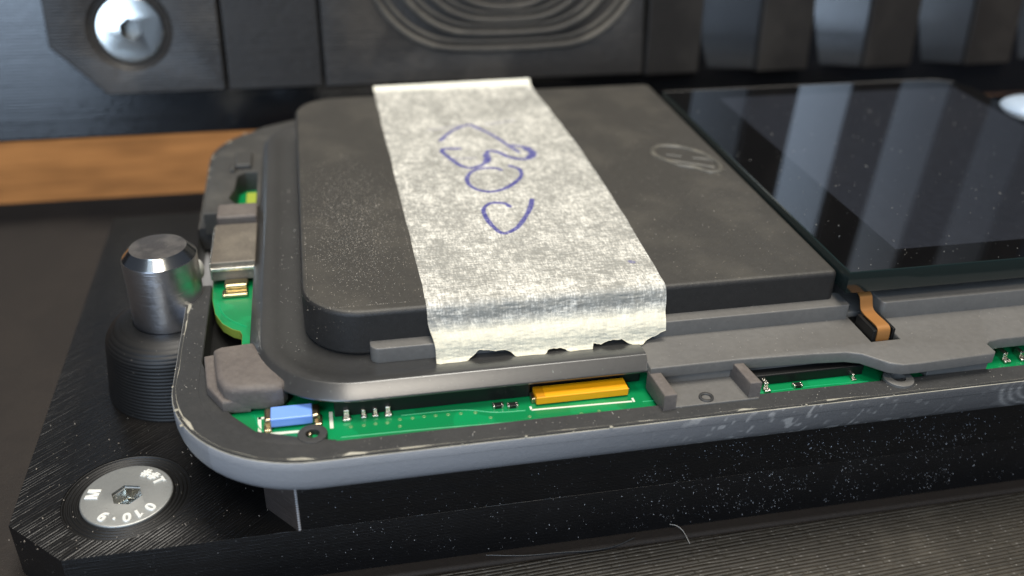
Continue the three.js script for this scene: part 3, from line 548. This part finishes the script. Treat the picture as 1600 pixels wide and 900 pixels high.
  pen([[22.6, -5.5], [22.9, -5.3]], 0.22, 0.4);
  const map = tex(TW, TH, 1, 1, (u, v, x, y) => {
    const s = (1 - v) * Lmm, X = u * W, fiber = vnoise(X * 1.6, s * 8, 9999, 9999, 91) * 0.5 + vnoise(X * 8, s * 1.8, 9999, 9999, 92) * 0.5;
    const blot = 0.5 * vnoise(X * 0.35, s * 0.25, 999, 999, 93) + 0.3 * vnoise(X * 0.9, s * 0.6, 999, 999, 94) + 0.2 * vnoise(X * 2.5, s * 1.6, 999, 999, 97);
    const fine = 0.55 * vnoise(X * 7, s * 7, 9999, 9999, 95) + 0.45 * hash(x >> 1, y >> 1, 96);
    const head = 1 - step(0.9, 1.7, s), foldBand = Math.exp(-Math.pow((s - (sFold + 2.2)) / 0.8, 2)), creamEnd = step(sFold + 2.6, sFold + 4.6, s), liteBand = Math.exp(-Math.pow((s - (sFold - 0.2)) / 0.9, 2));
    let d = step(0.26, 0.66, 0.24 * blot + 0.12 * vnoise(X * 1.6, s * 1.3, 9999, 9999, 90) + 0.36 * fiber + 0.28 * fine + 0.03 * Math.exp(-Math.pow((s - 8) / 6, 2)) + 0.09 * foldBand - 0.05 * liteBand);
    d *= (1 - head) * (1 - 0.72 * creamEnd) * 0.86;
    const w = head ? [0.93, 0.91, 0.84] : [0.92, 0.905, 0.86], g = [0.52, 0.515, 0.49], i = ink[y * TW + x] * clamp(0.35 + 0.9 * fine + 0.35 * (fiber - 0.5));
    const warm = creamEnd; const c = [mix(w[0], 0.93, warm), mix(w[1], 0.9, warm), mix(w[2], 0.8, warm)].map((a, k) => mix(a, g[k], d));
    return [mix(c[0], 0.2, i), mix(c[1], 0.2, i), mix(c[2], 0.52, i)];
  }, true);
  map.repeat.set(1, 1); map.wrapS = map.wrapT = THREE.ClampToEdgeWrapping;
  const g = new THREE.BufferGeometry(); g.setAttribute('position', new THREE.Float32BufferAttribute(pos, 3)); g.setAttribute('uv', new THREE.Float32BufferAttribute(uv, 2)); g.setIndex(idx); g.computeVertexNormals();
  const crepe = tex(512, 512, 0.5, 0.18, (u, v, x, y) => 0.55 * vnoise(u * 18, v * 60, 18, 60, 98) + 0.25 * vnoise(u * 60, v * 30, 60, 30, 99) + 0.2 * vnoise(u * 90, v * 120, 90, 120, 100));
  const m = part('masking_tape', g, std({ map, roughness: 0.75, bumpMap: crepe, bumpScale: 0.00009 }), null, { uv: false });
  m.userData = { label: 'torn strip of pale masking tape with a number in blue pen, across the battery', category: 'tape' };
}

// ---------------------------------------------------------------- loose fibres and dust
{
  const f = part('fibre', tube([[24.8, -25.2, 8.25], [25.5, -25.3, 8.5], [26.0, -25.5, 9.2], [26.25, -25.92, 10.7]], 0.035, 40), std({ color: 0xb5b0a8, roughness: 0.5 }), null);
  f.userData = { label: 'short pale curled fibre lying at the foot of the black support block', category: 'fibre' };
  const s = part('plastic_string', tube([[4.6, -25.9, 8.4], [8.5, -25.85, 9.2], [12.6, -25.85, 9.5], [16, -25.85, 9.8], [18.4, -25.85, 9.6], [20.6, -25.8, 8.9]], 0.07, 50), std({ color: 0x3a3a3a, roughness: 0.35 }), null);
  s.userData = { label: 'thin black plastic string stuck along the lower edge of the support block', category: 'print string' };
}
function dust(label, n, seed, at, size, color) {           // at(r) -> [x, y, z]
  const r = rng(seed), m = new THREE.InstancedMesh(new THREE.IcosahedronGeometry(1, 0), std({ color, roughness: 0.8 }), n), q = new THREE.Object3D();
  for (let k = 0; k < n; k++) {
    const [x, y, z] = at(r), s = size * (0.35 + 0.65 * Math.pow(r(), 2.5) * 2) * MM;
    q.position.set(x * MM, y * MM, z * MM); q.rotation.set(r() * 6, r() * 6, r() * 6); q.scale.set(s * (1 + (r() < 0.08 ? 5 * r() : r())), s * 0.8, s); q.updateMatrix(); m.setMatrixAt(k, q.matrix);
  }
  m.name = numbered('dust'); m.castShadow = m.receiveShadow = true; m.userData = { label, category: 'dust', kind: 'stuff' }; scene.add(m);
}
const g2 = (r) => (r() + r() + r() - 1.5) * 1.2;
dust('pale dust specks scattered over the black battery', 7000, 301, (r) => { const k = r(); if (k < 0.85) { return [clamp(-6 + 4.5 * g2(r), -11.3, -0.4), 0.02, clamp(-18 + 14 * g2(r), -60, -1)]; } return k < 0.95 ? [26 + 17 * r(), 0.02, -1 - 45 * r()] : [-11 + 54 * r(), -0.8 - 2 * r(), 0.05]; }, 0.025, 0xaba294);
dust('pale dust specks scattered over the glass screen', 420, 302, (r) => [44.5 + 50 * r(), 0.82, 1.5 - 50 * Math.pow(r(), 1.3)], 0.042, 0x8f8c84);
dust('pale dust specks clinging to the black support block', 1900, 303, (r) => { for (let t = 0; ; t++) { const x = r() < 0.5 ? 20 + 40 * r() : -13 + 90 * r(), y = -12 - 13.5 * r(); if (t > 8 || vnoise(x * 0.35, y * 0.5 + 99, 9999, 9999, 310) * 0.6 + vnoise(x * 1.3, y * 1.6 + 99, 9999, 9999, 311) * 0.4 > 0.33 + 0.3 * r()) return [x, y, 8.04]; } }, 0.032, 0x9c9fa5);
dust('pale dust specks on the black plate round the screw', 330, 304, (r) => [-41 + 27 * r(), -19.44, -14 + 21.5 * r()], 0.042, 0x8f867b);
dust('pale dust specks on the grey inner frame', 420, 305, (r) => r() < 0.5 ? [22 + 60 * r(), -5.1, 2.5 + 4.5 * r()] : [-16.5 + 4.3 * r(), -4.85, -40 + 40 * r()], 0.035, 0x9a948a);
dust('pale dust specks on the black housing rim', 300, 306, (r) => r() < 0.75 ? [-10 + 80 * r(), -7.48, 9.8 + 2.2 * r()] : [-24.7 + 2.2 * r(), -7.48, -20 + 20 * r()], 0.035, 0x9a948a);

renderer.render(scene, camera);
